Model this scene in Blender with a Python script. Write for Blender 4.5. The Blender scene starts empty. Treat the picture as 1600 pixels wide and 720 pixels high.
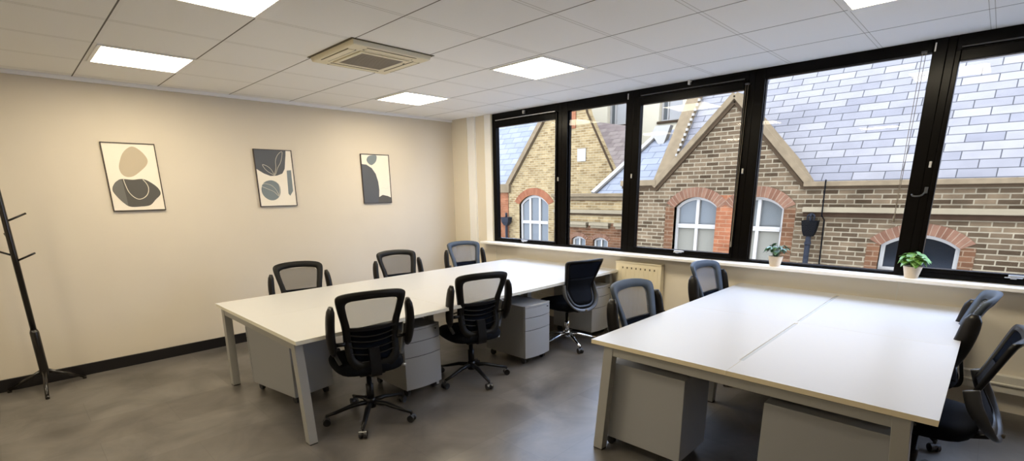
import bpy, bmesh, math, random
from mathutils import Vector, Matrix
random.seed(7)
sc = bpy.context.scene
COL = sc.collection

# ------------------------------------------------------------------ camera
cam_d = bpy.data.cameras.new('camera')
cam = bpy.data.objects.new('camera', cam_d)
COL.objects.link(cam)
Rr = Vector((0.69892, -0.715051, -0.014565)); Rd = Vector((-0.184848, -0.160931, -0.969501)); Rf = Vector((0.690899, 0.680296, -0.244654))
m = Matrix((Rr, -Rd, -Rf)).transposed().to_4x4()
m.translation = Vector((-0.64168, -2.60815, 1.57706))
cam.matrix_world = m
F_PX, CX, CY = 763.2, 796.0, 490.7
cam_d.sensor_width = 36
cam_d.lens = F_PX / 1600 * 36
cam_d.shift_x = (800 - CX) / 1600
cam_d.shift_y = (CY - 360) / 1600
cam_d.clip_start = 0.05
sc.camera = cam

# ------------------------------------------------------------------ world, exposure
sc.view_settings.view_transform = 'Standard'
sc.view_settings.look = 'None'
sc.view_settings.exposure = 0.17
sc.view_settings.gamma = 1.0
sc.view_settings.use_curve_mapping = False
w = bpy.data.worlds.new('overcast_sky'); sc.world = w; w.use_nodes = True
bg = w.node_tree.nodes['Background']
bg.inputs['Color'].default_value = (0.73, 0.91, 1.31, 1)
bg.inputs['Strength'].default_value = 8.6
PANEL_STRENGTH = 30.0
PANEL_COLOR = (1.0, 0.87, 0.63, 1)

# ------------------------------------------------------------------ colours and materials
def L(r, g=None, b=None):
    if g is None: g = b = r
    f = lambda c: (c/255/12.92) if c/255 <= .04045 else ((c/255+.055)/1.055)**2.4
    return (f(r), f(g), f(b), 1)

KX = .200                      # outdoor surfaces: plain albedo, the sky is bright
def X(r, g=None, b=None):
    c = L(r, g, b); return (c[0]*KX*1.20, c[1]*KX*1.01, c[2]*KX*.76, 1)

def mat(name, color, rough=.5, metal=0, spec=.5, **kw):
    mm = bpy.data.materials.new(name); mm.use_nodes = True
    nt = mm.node_tree; b = nt.nodes['Principled BSDF']
    b.inputs['Roughness'].default_value = rough
    b.inputs['Metallic'].default_value = metal
    b.inputs['Specular IOR Level'].default_value = spec
    nz = kw.get('noise')
    if nz:
        tc = nt.nodes.new('ShaderNodeTexCoord'); n = nt.nodes.new('ShaderNodeTexNoise')
        n.inputs['Scale'].default_value = nz[0]; n.inputs['Detail'].default_value = 6
        nt.links.new(tc.outputs['Object'], n.inputs['Vector'])
        mx = nt.nodes.new('ShaderNodeMix'); mx.data_type = 'RGBA'
        k = nz[1]
        mx.inputs[6].default_value = [c*(1-k) for c in color[:3]]+[1]
        mx.inputs[7].default_value = [min(1, c*(1+k)) for c in color[:3]]+[1]
        nt.links.new(n.outputs['Fac'], mx.inputs[0]); nt.links.new(mx.outputs[2], b.inputs['Base Color'])
        if kw.get('bump'):
            bp = nt.nodes.new('ShaderNodeBump'); bp.inputs['Strength'].default_value = kw['bump']; bp.inputs['Distance'].default_value = .002
            nt.links.new(n.outputs['Fac'], bp.inputs['Height']); nt.links.new(bp.outputs['Normal'], b.inputs['Normal'])
    else:
        b.inputs['Base Color'].default_value = color
    return mm

def brick_mat(name, c1, c2, mortar, bw, bh, ms, rough=.85, noise=.35, squash=1.0, bias=0.0, nscale=2.5, c3=None, mort_smooth=.1):
    mm = bpy.data.materials.new(name); mm.use_nodes = True
    nt = mm.node_tree; b = nt.nodes['Principled BSDF']; b.inputs['Roughness'].default_value = rough
    b.inputs['Specular IOR Level'].default_value = 0.0
    uv = nt.nodes.new('ShaderNodeUVMap'); uv.uv_map = 'UVMap'
    br = nt.nodes.new('ShaderNodeTexBrick')
    nt.links.new(uv.outputs['UV'], br.inputs['Vector'])
    br.inputs['Color1'].default_value = c1; br.inputs['Color2'].default_value = c2; br.inputs['Mortar'].default_value = mortar
    br.inputs['Scale'].default_value = 1; br.inputs['Brick Width'].default_value = bw; br.inputs['Row Height'].default_value = bh
    br.inputs['Mortar Size'].default_value = ms; br.inputs['Bias'].default_value = bias; br.inputs['Mortar Smooth'].default_value = mort_smooth
    n = nt.nodes.new('ShaderNodeTexNoise'); n.inputs['Scale'].default_value = nscale; n.inputs['Detail'].default_value = 8; n.inputs['Roughness'].default_value = .7
    nt.links.new(uv.outputs['UV'], n.inputs['Vector'])
    rmp = nt.nodes.new('ShaderNodeMapRange'); rmp.inputs[1].default_value = .3; rmp.inputs[2].default_value = .7
    rmp.inputs[3].default_value = 1-noise; rmp.inputs[4].default_value = 1+noise
    nt.links.new(n.outputs['Fac'], rmp.inputs[0])
    mul = nt.nodes.new('ShaderNodeVectorMath'); mul.operation = 'SCALE'
    nt.links.new(br.outputs['Color'], mul.inputs[0]); nt.links.new(rmp.outputs[0], mul.inputs['Scale'])
    nt.links.new(mul.outputs[0], b.inputs['Base Color'])
    bp = nt.nodes.new('ShaderNodeBump'); bp.inputs['Strength'].default_value = .5; bp.inputs['Distance'].default_value = .01
    inv = nt.nodes.new('ShaderNodeMath'); inv.operation = 'SUBTRACT'; inv.inputs[0].default_value = 1
    nt.links.new(br.outputs['Fac'], inv.inputs[1]); nt.links.new(inv.outputs[0], bp.inputs['Height'])
    nt.links.new(bp.outputs['Normal'], b.inputs['Normal'])
    return mm

def glass_mat(name, tint=(.97, .98, .98, 1), ior=1.45):
    mm = bpy.data.materials.new(name); mm.use_nodes = True
    nt = mm.node_tree; nt.nodes.clear()
    o = nt.nodes.new('ShaderNodeOutputMaterial'); t = nt.nodes.new('ShaderNodeBsdfTransparent'); g = nt.nodes.new('ShaderNodeBsdfGlossy')
    mx = nt.nodes.new('ShaderNodeMixShader'); fr = nt.nodes.new('ShaderNodeFresnel'); fr.inputs['IOR'].default_value = ior
    t.inputs['Color'].default_value = tint; g.inputs['Roughness'].default_value = .02
    geo = nt.nodes.new('ShaderNodeNewGeometry')
    # on the far face the Fresnel node sees the pane from inside; give it the reciprocal there
    sw = nt.nodes.new('ShaderNodeMapRange'); sw.inputs[3].default_value = ior; sw.inputs[4].default_value = ior
    nt.links.new(geo.outputs['Backfacing'], sw.inputs[0]); nt.links.new(sw.outputs[0], fr.inputs['IOR'])
    sw.inputs[4].default_value = 1/ior
    sw.inputs[3].default_value = ior
    nt.links.new(fr.outputs[0], mx.inputs[0]); nt.links.new(t.outputs[0], mx.inputs[1]); nt.links.new(g.outputs[0], mx.inputs[2])
    nt.links.new(mx.outputs[0], o.inputs[0])
    return mm

def mesh_fabric(name, color, opacity):
    mm = bpy.data.materials.new(name); mm.use_nodes = True
    nt = mm.node_tree; nt.nodes.clear()
    o = nt.nodes.new('ShaderNodeOutputMaterial'); t = nt.nodes.new('ShaderNodeBsdfTransparent'); d = nt.nodes.new('ShaderNodeBsdfDiffuse')
    d.inputs['Color'].default_value = color
    mx = nt.nodes.new('ShaderNodeMixShader'); mx.inputs[0].default_value = opacity
    nt.links.new(t.outputs[0], mx.inputs[1]); nt.links.new(d.outputs[0], mx.inputs[2]); nt.links.new(mx.outputs[0], o.inputs[0])
    return mm

def emit_mat(name, color, s):
    mm = bpy.data.materials.new(name); mm.use_nodes = True
    nt = mm.node_tree; nt.nodes.clear()
    o = nt.nodes.new('ShaderNodeOutputMaterial'); e = nt.nodes.new('ShaderNodeEmission')
    e.inputs['Color'].default_value = color; e.inputs['Strength'].default_value = s
    nt.links.new(e.outputs[0], o.inputs[0]); return mm

def ceiling_mat():
    mm = bpy.data.materials.new('ceiling_tile'); mm.use_nodes = True
    nt = mm.node_tree; b = nt.nodes['Principled BSDF']; b.inputs['Roughness'].default_value = .9; b.inputs['Specular IOR Level'].default_value = .2
    tc = nt.nodes.new('ShaderNodeTexCoord'); sx = nt.nodes.new('ShaderNodeSeparateXYZ'); nt.links.new(tc.outputs['Object'], sx.inputs[0])
    def M(op, a, c=None, v=None):
        n = nt.nodes.new('ShaderNodeMath'); n.operation = op
        for i, q in enumerate((a, c)):
            if q is None: continue
            if isinstance(q, (int, float)): n.inputs[i].default_value = q
            else: nt.links.new(q, n.inputs[i])
        return n.outputs[0]
    def dist(ax):                     # metres to the nearest grid line
        q = M('DIVIDE', sx.outputs[ax], .6); q = M('ADD', q, .5); q = M('FLOORED_MODULO', q, 1.0); q = M('SUBTRACT', q, .5); q = M('ABSOLUTE', q); return M('MULTIPLY', q, .6)
    dx, dy = dist(0), dist(1)
    bar = M('MAXIMUM', M('LESS_THAN', dx, .012), M('LESS_THAN', dy, .012))
    sg = M('SUBTRACT', M('FLOORED_MODULO', M('ADD', M('DIVIDE', sx.outputs[0], .6), .5), 1.0), .5)
    gx = M('MULTIPLY', M('MULTIPLY', M('GREATER_THAN', dx, .008), M('LESS_THAN', dx, .0165)), M('LESS_THAN', sg, 0))
    gy = M('MULTIPLY', M('GREATER_THAN', dy, .0105), M('LESS_THAN', dy, .0145))
    n = nt.nodes.new('ShaderNodeTexNoise'); n.inputs['Scale'].default_value = 160; n.inputs['Detail'].default_value = 3
    nt.links.new(tc.outputs['Object'], n.inputs['Vector'])
    def mix(f, a, c):
        x = nt.nodes.new('ShaderNodeMix'); x.data_type = 'RGBA'; nt.links.new(f, x.inputs[0])
        for i, q in ((6, a), (7, c)):
            if isinstance(q, tuple): x.inputs[i].default_value = q
            else: nt.links.new(q, x.inputs[i])
        return x.outputs[2]
    tile = mix(n.outputs['Fac'], (.90, .90, .90, 1), (.94, .94, .94, 1))
    c = mix(bar, tile, (.90, .90, .90, 1)); c = mix(gy, c, (.55, .54, .52, 1)); c = mix(gx, c, (.17, .16, .15, 1))
    nt.links.new(c, b.inputs['Base Color']); return mm

def floor_mat():
    mm = bpy.data.materials.new('vinyl_floor'); mm.use_nodes = True
    nt = mm.node_tree; b = nt.nodes['Principled BSDF']
    tc = nt.nodes.new('ShaderNodeTexCoord')
    br = nt.nodes.new('ShaderNodeTexBrick'); nt.links.new(tc.outputs['Object'], br.inputs['Vector'])
    br.inputs['Scale'].default_value = 1; br.inputs['Brick Width'].default_value = .92; br.inputs['Row Height'].default_value = .46
    br.inputs['Mortar Size'].default_value = .0015; br.inputs['Color1'].default_value = (.096, .087, .079, 1); br.inputs['Color2'].default_value = (.124, .114, .105, 1); br.inputs['Mortar'].default_value = (.075, .068, .062, 1)
    n = nt.nodes.new('ShaderNodeTexNoise'); n.inputs['Scale'].default_value = 2.2; n.inputs['Detail'].default_value = 5; n.inputs['Roughness'].default_value = .62; n.inputs['Distortion'].default_value = .6
    nt.links.new(tc.outputs['Object'], n.inputs['Vector'])
    mr = nt.nodes.new('ShaderNodeMapRange'); mr.inputs[1].default_value = .3; mr.inputs[2].default_value = .7; mr.inputs[3].default_value = .55; mr.inputs[4].default_value = 1.42
    nt.links.new(n.outputs['Fac'], mr.inputs[0])
    s = nt.nodes.new('ShaderNodeVectorMath'); s.operation = 'SCALE'; nt.links.new(br.outputs['Color'], s.inputs[0]); nt.links.new(mr.outputs[0], s.inputs['Scale'])
    nt.links.new(s.outputs[0], b.inputs['Base Color'])
    r = nt.nodes.new('ShaderNodeMapRange'); r.inputs[3].default_value = .31; r.inputs[4].default_value = .41
    nt.links.new(n.outputs['Fac'], r.inputs[0]); nt.links.new(r.outputs[0], b.inputs['Roughness'])
    b.inputs['Specular IOR Level'].default_value = .6
    return mm

MT = dict(
    wall=mat('cream_wall_paint', (.60, .54, .45, 1), .85, noise=(3, .03)),
    wall_win=mat('cream_panel_paint', (.74, .68, .57, 1), .6, noise=(3, .03)),
    white=mat('white_gloss_paint', (.88, .88, .88, 1), .35),
    ceil=ceiling_mat(), floor=floor_mat(),
    skirt=mat('black_skirting', (.006, .005, .006, 1), .35),
    trunk=mat('white_trunking', (.74, .71, .62, 1), .4),
    frame=mat('black_window_paint', (.0025, .002, .002, 1), .25, spec=.10),
    glass=glass_mat('window_glass', (.985, .99, .99, 1), 1.22),
    chrome=mat('chrome', (.75, .76, .78, 1), .12, 1),
    silver=mat('silver_handle', (.62, .62, .62, 1), .3, .7),
    desk=mat('white_desk_laminate', (.475, .475, .475, 1), .3, noise=(2, .01)),
    edge=mat('desk_edge_band', (.80, .70, .49, 1), .45),
    edge_w=mat('pale_edge_band', (.74, .71, .60, 1), .45),
    steel=mat('grey_desk_steel', (.37, .365, .345, 1), .42, .15),
    gap=mat('grey_gap_strip', (.36, .37, .38, 1), .5),
    ped=mat('grey_pedestal_paint', (.36, .365, .375, 1), .42, .1),
    ped_dark=mat('dark_lock', (.02, .02, .02, 1), .4),
    plastic=mat('black_plastic', (.005, .005, .006, 1), .38, spec=.25),
    brown_frame=mat('black_frame_fabric', (.007, .0065, .006, 1), .5, spec=.2),
    sheen_frame=mat('slate_grey_mesh_frame', (.052, .066, .088, 1), .65, spec=.25),  # black chair frame with bluish window sheen put into its colour
    grey_plastic=mat('grey_plastic', (.07, .073, .08, 1), .4, spec=.3),
    plastic_gloss=mat('glossy_black_plastic', (.012, .012, .013, 1), .22, spec=.6),
    leather=mat('black_arm_leather', (.007, .006, .006, 1), .35, spec=.25),
    seat=mat('black_seat_fabric', (.004, .005, .008, 1), .85, spec=.12, noise=(300, .2), bump=.2),
    mesh=mesh_fabric('sheer_black_mesh', (.055, .055, .06, 1), .36),
    mesh_sheen=mesh_fabric('window_sheen_mesh', (.17, .18, .20, 1), .45),  # mesh of the same chairs, lightened in colour for the window light
    mesh_dense=mesh_fabric('dense_black_mesh', (.006, .008, .014, 1), .96),
    caster=mat('dark_caster', (.02, .02, .022, 1), .35),
    rack=mat('black_lacquered_wood', (.01, .008, .007, 1), .25),
    paper=mat('poster_paper', (.76, .70, .60, 1), .6), pframe=mat('dark_brown_frame', (.035, .022, .015, 1), .4),
    beige=mat('print_beige', (.44, .37, .27, 1), .6), charcoal=mat('print_charcoal', (.075, .07, .062, 1), .6),
    charcoal2=mat('print_grey', (.13, .125, .115, 1), .6), slateblue=mat('print_slate', (.075, .08, .09, 1), .6),
    bluegrey=mat('print_blue_grey', (.16, .19, .205, 1), .6), line=mat('print_line', (.62, .57, .48, 1), .6),
    ac=mat('aged_cream_plastic', (.80, .74, .56, 1), .45), grille=mat('brown_grey_grille', (.36, .32, .26, 1), .6), slot=mat('dark_slot', (.10, .085, .05, 1), .6),
    panel=emit_mat('light_diffuser', PANEL_COLOR, PANEL_STRENGTH),
    rad=mat('cream_radiator', (.76, .68, .50, 1), .4), pot=mat('beige_pot', (.62, .51, .38, 1), .7, noise=(60, .08)), soil=mat('soil', (.04, .025, .015, 1), .9),
    leaf=mat('green_leaf', (.13, .29, .055, 1), .35, noise=(14, .5)), leaf2=mat('dark_green_leaf', (.05, .12, .05, 1), .3, noise=(22, .6)),
    brickA=brick_mat('brown_stock_brick', X(164, 144, 120), X(98, 83, 68), X(202, 191, 168), .235, .076, .009, noise=.3),
    brickB=brick_mat('yellow_stock_brick', X(226, 202, 156), X(178, 152, 112), X(230, 216, 182), .235, .085, .010, noise=.22),
    brickL=brick_mat('red_brown_brick', X(160, 118, 92), X(124, 92, 72), X(178, 152, 128), .235, .08, .008, noise=.25),
    brickR=brick_mat('red_brick', X(214, 146, 112), X(188, 122, 92), X(214, 176, 146), .235, .076, .006, noise=.3),
    ringA=brick_mat('arch_brick', X(178, 138, 118), X(150, 110, 92), X(196, 170, 150), .075, .4, .006, noise=.25),
    ringB=brick_mat('orange_arch_brick', X(204, 138, 108), X(182, 116, 90), X(206, 160, 130), .085, .5, .006, noise=.2),
    slate=brick_mat('slate_roof', X(214, 214, 222), X(182, 184, 198), X(116, 118, 126), .42, .158, .008, .45, noise=.13, nscale=1.2, mort_smooth=.4),
    slateb=brick_mat('blue_slate_roof', X(204, 212, 232), X(186, 196, 216), X(134, 142, 162), .6, .30, .012, .45, noise=.1, nscale=1.2, mort_smooth=.4),
    slatep=brick_mat('weathered_slate_roof', X(208, 196, 192), X(184, 170, 170), X(120, 108, 110), .5, .3, .01, .6, noise=.2, nscale=1.2, mort_smooth=.4),
    stone=mat('weathered_stone', X(172, 156, 132), .9, spec=0, noise=(3, .3)), stone_l=mat('pale_stone', X(200, 188, 164), .9, spec=0, noise=(3, .2)),
    stone_d=mat('dark_stone', X(108, 92, 76), .9, spec=0, noise=(4, .3)), brick_shade=mat('shaded_brick_band', X(92, 74, 62), .9, spec=0, noise=(12, .35)),
    coping=mat('lichen_coping', X(180, 163, 138), .9, spec=0, noise=(9, .35)), lead=mat('white_lead', X(240, 240, 240), .8, spec=0),
    upvc=mat('white_window_frame', X(255, 255, 255), .6, spec=.05), pane=mat('grey_pane', X(150, 158, 164), .15, spec=.15), pane_dark=mat('dark_pane', (.002, .0025, .003, 1), .15, spec=.12),
    blind=mat('grey_blind', X(186, 186, 178), .8, spec=0), creamwall=mat('cream_render', (.34, .27, .165, 1), .9, spec=0, noise=(1, .05)), pane_pale=mat('pale_pane', X(250, 252, 255), .3, spec=.2),
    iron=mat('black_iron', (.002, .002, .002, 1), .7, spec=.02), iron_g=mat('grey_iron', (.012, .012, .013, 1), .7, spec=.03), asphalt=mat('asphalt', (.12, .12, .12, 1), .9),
)

# ------------------------------------------------------------------ mesh helpers
def V(*a): return Vector(a)
class MB:
    def __init__(s): s.v = []; s.f = []
    def add(s, vs, fs):
        o = len(s.v); s.v += [Vector(p) for p in vs]; s.f += [[o+i for i in f] for f in fs]; return s
    def box(s, a, b, mtx=None):
        x0, y0, z0 = a; x1, y1, z1 = b
        vs = [V(x, y, z) for z in (z0, z1) for y in (y0, y1) for x in (x0, x1)]
        if mtx: vs = [mtx @ p for p in vs]
        return s.add(vs, [(0, 2, 3, 1), (4, 5, 7, 6), (0, 1, 5, 4), (2, 6, 7, 3), (0, 4, 6, 2), (1, 3, 7, 5)])
    def tube(s, pts, r, n=10, ab=(1, 1), ref=V(0, 0, 1), cap=True):
        pts = [Vector(p) for p in pts]; rs = r if isinstance(r, (list, tuple)) else [r]*len(pts)
        vs = []
        for i, p in enumerate(pts):
            d = (pts[min(i+1, len(pts)-1)]-pts[max(i-1, 0)]).normalized()
            rf = ref if abs(d.dot(ref)) < .98 else V(1, 0, 0)
            u = d.cross(rf).normalized(); q = u.cross(d)
            for k in range(n):
                t = 2*math.pi*k/n; vs.append(p+(u*math.cos(t)*ab[0]+q*math.sin(t)*ab[1])*rs[i])
        fs = [(i*n+k, i*n+(k+1) % n, (i+1)*n+(k+1) % n, (i+1)*n+k) for i in range(len(pts)-1) for k in range(n)]
        if cap: fs += [tuple(reversed(range(n))), tuple((len(pts)-1)*n+k for k in range(n))]
        return s.add(vs, fs)
    def bar(s, pts, wdt, hgt, ref=V(0, 0, 1)):      # rectangular sweep: wdt across, hgt along ref
        pts = [Vector(p) for p in pts]; vs = []
        for i, p in enumerate(pts):
            d = (pts[min(i+1, len(pts)-1)]-pts[max(i-1, 0)]).normalized()
            u = d.cross(ref).normalized(); q = u.cross(d)
            for a, b in ((-1, -1), (1, -1), (1, 1), (-1, 1)): vs.append(p+u*a*wdt/2+q*b*hgt/2)
        fs = [(i*4+k, i*4+(k+1) % 4, (i+1)*4+(k+1) % 4, (i+1)*4+k) for i in range(len(pts)-1) for k in range(4)]
        fs += [(3, 2, 1, 0), tuple((len(pts)-1)*4+k for k in range(4))]
        return s.add(vs, fs)
    def lathe(s, prof, n=20, c=(0, 0, 0)):
        c = Vector(c); vs = [c+V(r*math.cos(2*math.pi*k/n), r*math.sin(2*math.pi*k/n), z) for r, z in prof for k in range(n)]
        fs = [(i*n+k, i*n+(k+1) % n, (i+1)*n+(k+1) % n, (i+1)*n+k) for i in range(len(prof)-1) for k in range(n)]
        fs += [tuple(reversed(range(n))), tuple((len(prof)-1)*n+k for k in range(n))]
        return s.add(vs, fs)
    def ring(s, outer, inner, y0, y1):                # closed ring between two outlines of equal count; outlines -> 3D by y0/y1 callables
        n = len(outer); vs = []
        for pts, yf in ((outer, y0), (inner, y0), (outer, y1), (inner, y1)): vs += [yf(p) for p in pts]
        fs = []
        for k in range(n):
            j = (k+1) % n
            fs += [(k, j, n+j, n+k), (2*n+k, 3*n+k, 3*n+j, 2*n+j), (k, 2*n+k, 2*n+j, j), (n+k, n+j, 3*n+j, 3*n+k)]
        return s.add(vs, fs)
    def sheet(s, zs, wf, yf, t, nx=8):
        vs = []; nz = len(zs)
        for dy in (t/2, -t/2):
            for z in zs:
                for i in range(nx+1):
                    x = wf(z)*(-1+2*i/nx); vs.append(V(x, yf(x, z)+dy, z))
        fs = []; N = nz*(nx+1); c = nx+1
        for a in range(nz-1):
            for i in range(nx):
                q = a*c+i; fs += [(q, q+c, q+c+1, q+1), (N+q, N+q+1, N+q+c+1, N+q+c)]
        for i in range(nx): fs += [(i, i+1, N+i+1, N+i), ((nz-1)*c+i, N+(nz-1)*c+i, N+(nz-1)*c+i+1, (nz-1)*c+i+1)]
        for a in range(nz-1): fs += [(a*c, N+a*c, N+a*c+c, a*c+c), (a*c+nx, a*c+c+nx, N+a*c+c+nx, N+a*c+nx)]
        return s.add(vs, fs)
    def prism(s, poly, fa, fb):                       # polygon -> two placements
        n = len(poly); vs = [fa(p) for p in poly]+[fb(p) for p in poly]
        return s.add(vs, [tuple(range(n)), tuple(reversed(range(n, 2*n)))]+[(k, n+k, n+(k+1) % n, (k+1) % n) for k in range(n)])
    def build(s, name, material, parent=None, smooth=False, bevel=0, seg=2, sub=0, uv=False):
        me = bpy.data.meshes.new(name); bm = bmesh.new()
        vv = [bm.verts.new(p) for p in s.v]
        for f in s.f:
            try: bm.faces.new([vv[i] for i in f])
            except ValueError: pass
        bmesh.ops.recalc_face_normals(bm, faces=bm.faces)
        if uv: planar_uv(bm)
        bm.to_mesh(me); bm.free(); me.materials.append(material)
        if smooth:
            for p in me.polygons: p.use_smooth = True
        o = bpy.data.objects.new(name, me); COL.objects.link(o)
        if parent: o.parent = parent
        if bevel:
            md = o.modifiers.new('bevel', 'BEVEL'); md.width = bevel; md.segments = seg; md.limit_method = 'ANGLE'; md.angle_limit = math.radians(40)
            if seg > 1 and not smooth:
                for p in me.polygons: p.use_smooth = True
                md.harden_normals = True
        if sub:
            md = o.modifiers.new('sub', 'SUBSURF'); md.levels = sub; md.render_levels = sub
        return o

def planar_uv(bm):
    lay = bm.loops.layers.uv.new('UVMap')
    for f in bm.faces:
        n = f.normal
        t = V(0, 0, 1).cross(n)
        t = t.normalized() if t.length > 1e-4 else V(1, 0, 0)
        b = n.cross(t)
        for l in f.loops: l[lay].uv = (l.vert.co.dot(t), l.vert.co.dot(b))

def holed_wall(name, outer, holes, x0, x1, material, parent):   # wall in a plane of constant x with holes, real thickness
    bm = bmesh.new()
    for loop in [outer]+holes:
        vs = [bm.verts.new((x0, y, z)) for y, z in loop]
        for i in range(len(vs)): bm.edges.new((vs[i], vs[(i+1) % len(vs)]))
    bmesh.ops.triangle_fill(bm, edges=bm.edges[:], use_beauty=True)
    r = bmesh.ops.extrude_face_region(bm, geom=bm.faces[:])
    bmesh.ops.translate(bm, verts=[g for g in r['geom'] if isinstance(g, bmesh.types.BMVert)], vec=(x1-x0, 0, 0))
    bmesh.ops.recalc_face_normals(bm, faces=bm.faces); planar_uv(bm)
    me = bpy.data.meshes.new(name); bm.to_mesh(me); bm.free(); me.materials.append(material)
    o = bpy.data.objects.new(name, me); COL.objects.link(o); o.parent = parent; return o

def thing(name, label, cat, loc=(0, 0, 0), rz=0, group=None):
    o = bpy.data.objects.new(name, None); COL.objects.link(o); o.location = loc; o.rotation_euler = (0, 0, rz); o.empty_display_size = .1
    o['label'] = label; o['category'] = cat
    if group: o['group'] = group
    return o
def tag(o, label, cat, group=None):
    o['label'] = label; o['category'] = cat
    if group: o['group'] = group
    return o
def struct(o, label=None):
    o['kind'] = 'structure'
    if label: o['label'] = label
    return o
def dup(root, loc, rz, label):
    r = root.copy(); COL.objects.link(r); r.location = loc; r.rotation_euler = (0, 0, rz); r['label'] = label
    for ch in list(root.children):
        c = ch.copy(); COL.objects.link(c); c.parent = r
        for g in list(ch.children):
            d = g.copy(); COL.objects.link(d); d.parent = c
    return r
def smooth_loop(pts, k=6):                              # closed Catmull-Rom
    out = []; n = len(pts)
    for i in range(n):
        p0, p1, p2, p3 = [pts[(i+j) % n] for j in (-1, 0, 1, 2)]
        for s in range(k):
            t = s/k
            out.append(tuple(.5*((2*p1[a])+(-p0[a]+p2[a])*t+(2*p0[a]-5*p1[a]+4*p2[a]-p3[a])*t*t+(-p0[a]+3*p1[a]-3*p2[a]+p3[a])*t**3) for a in range(2)))
    return out
def smooth_path(pts, k=6):
    P = [Vector(p) for p in pts]; out = []
    for i in range(len(P)-1):
        p0 = P[max(i-1, 0)]; p1 = P[i]; p2 = P[i+1]; p3 = P[min(i+2, len(P)-1)]
        for s in range(k):
            t = s/k; out.append(.5*((2*p1)+(-p0+p2)*t+(2*p0-5*p1+4*p2-p3)*t*t+(-p0+3*p1-3*p2+p3)*t**3))
    return out+[P[-1]]

# ------------------------------------------------------------------ room shell
H = 2.557; YB = 3.1227; XR = 4.10; XL = -3.3; YF = -5.6
struct(MB().box((XL-.2, YF-.2, -.15), (XR+.25, YB+.2, 0)).build('floor', MT['floor']))
struct(MB().box((XL-.2, YF-.2, H), (XR+.25, YB+.2, H+.15)).build('ceiling', MT['ceil']))
struct(MB().box((XL-.2, YB, 0), (XR+.25, YB+.2, H)).build('wall_back', MT['wall']))
struct(MB().box((XL-.2, YF, 0), (XL, YB, H)).build('wall_left', MT['wall']))
struct(MB().box((XL-.2, YF-.2, 0), (XR+.25, YF, H)).build('wall_front', MT['wall']))
# window wall: below the sill, the solid stretch by the corner with its nib, and the far end behind the camera
wr = MB().box((XR, YF, 0), (XR+.112, YB, .87))
wr.box((XR, 2.35, .87), (XR+.108, YB, H)); wr.box((4.063, 2.80, 0), (XR, YB, H))
wr.box((XR, YF, .87), (XR+.112, -4.55, H))
struct(wr.build('wall_right', MT['wall_win']))
struct(MB().box((4.072, 2.655, .0), (XR, 2.80, H)).box((4.092, 2.36, .905), (XR, 2.475, H)).build('trim_1', MT['white']))
struct(MB().box((3.975, -4.55, .872), (4.13, 2.50, .902)).build('trim_2', MT['white'], bevel=.006), 'white window sill')
struct(MB().box((XL, YB-.018, 0), (4.063, YB, .105)).build('baseboard_back', MT['skirt'], bevel=.004))
struct(MB().box((XL, YF, 0), (XL+.018, YB-.018, .105)).build('baseboard_left', MT['skirt'], bevel=.004))
struct(MB().box((XL, YB-.022, H-.030), (4.063, YB, H)).build('trim_3', MT['white']))
tr = MB().box((4.045, YF, .15), (XR, 2.6, .275)).box((4.035, YF, .205), (4.05, 2.6, .22))
struct(tr.build('trim_4', MT['trunk'], bevel=.004))
# thin cover joints of the panelling under the sill
struct(MB().box((4.097, -.82, .28), (XR, -.814, .872)).box((4.097, -2.156, .28), (XR, -2.15, .872)).box((4.097, .306, .28), (XR, .312, .872)).box((4.097, 2.29, .28), (XR, 2.296, .872)).build('trim_5', MT['trunk']))

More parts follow.
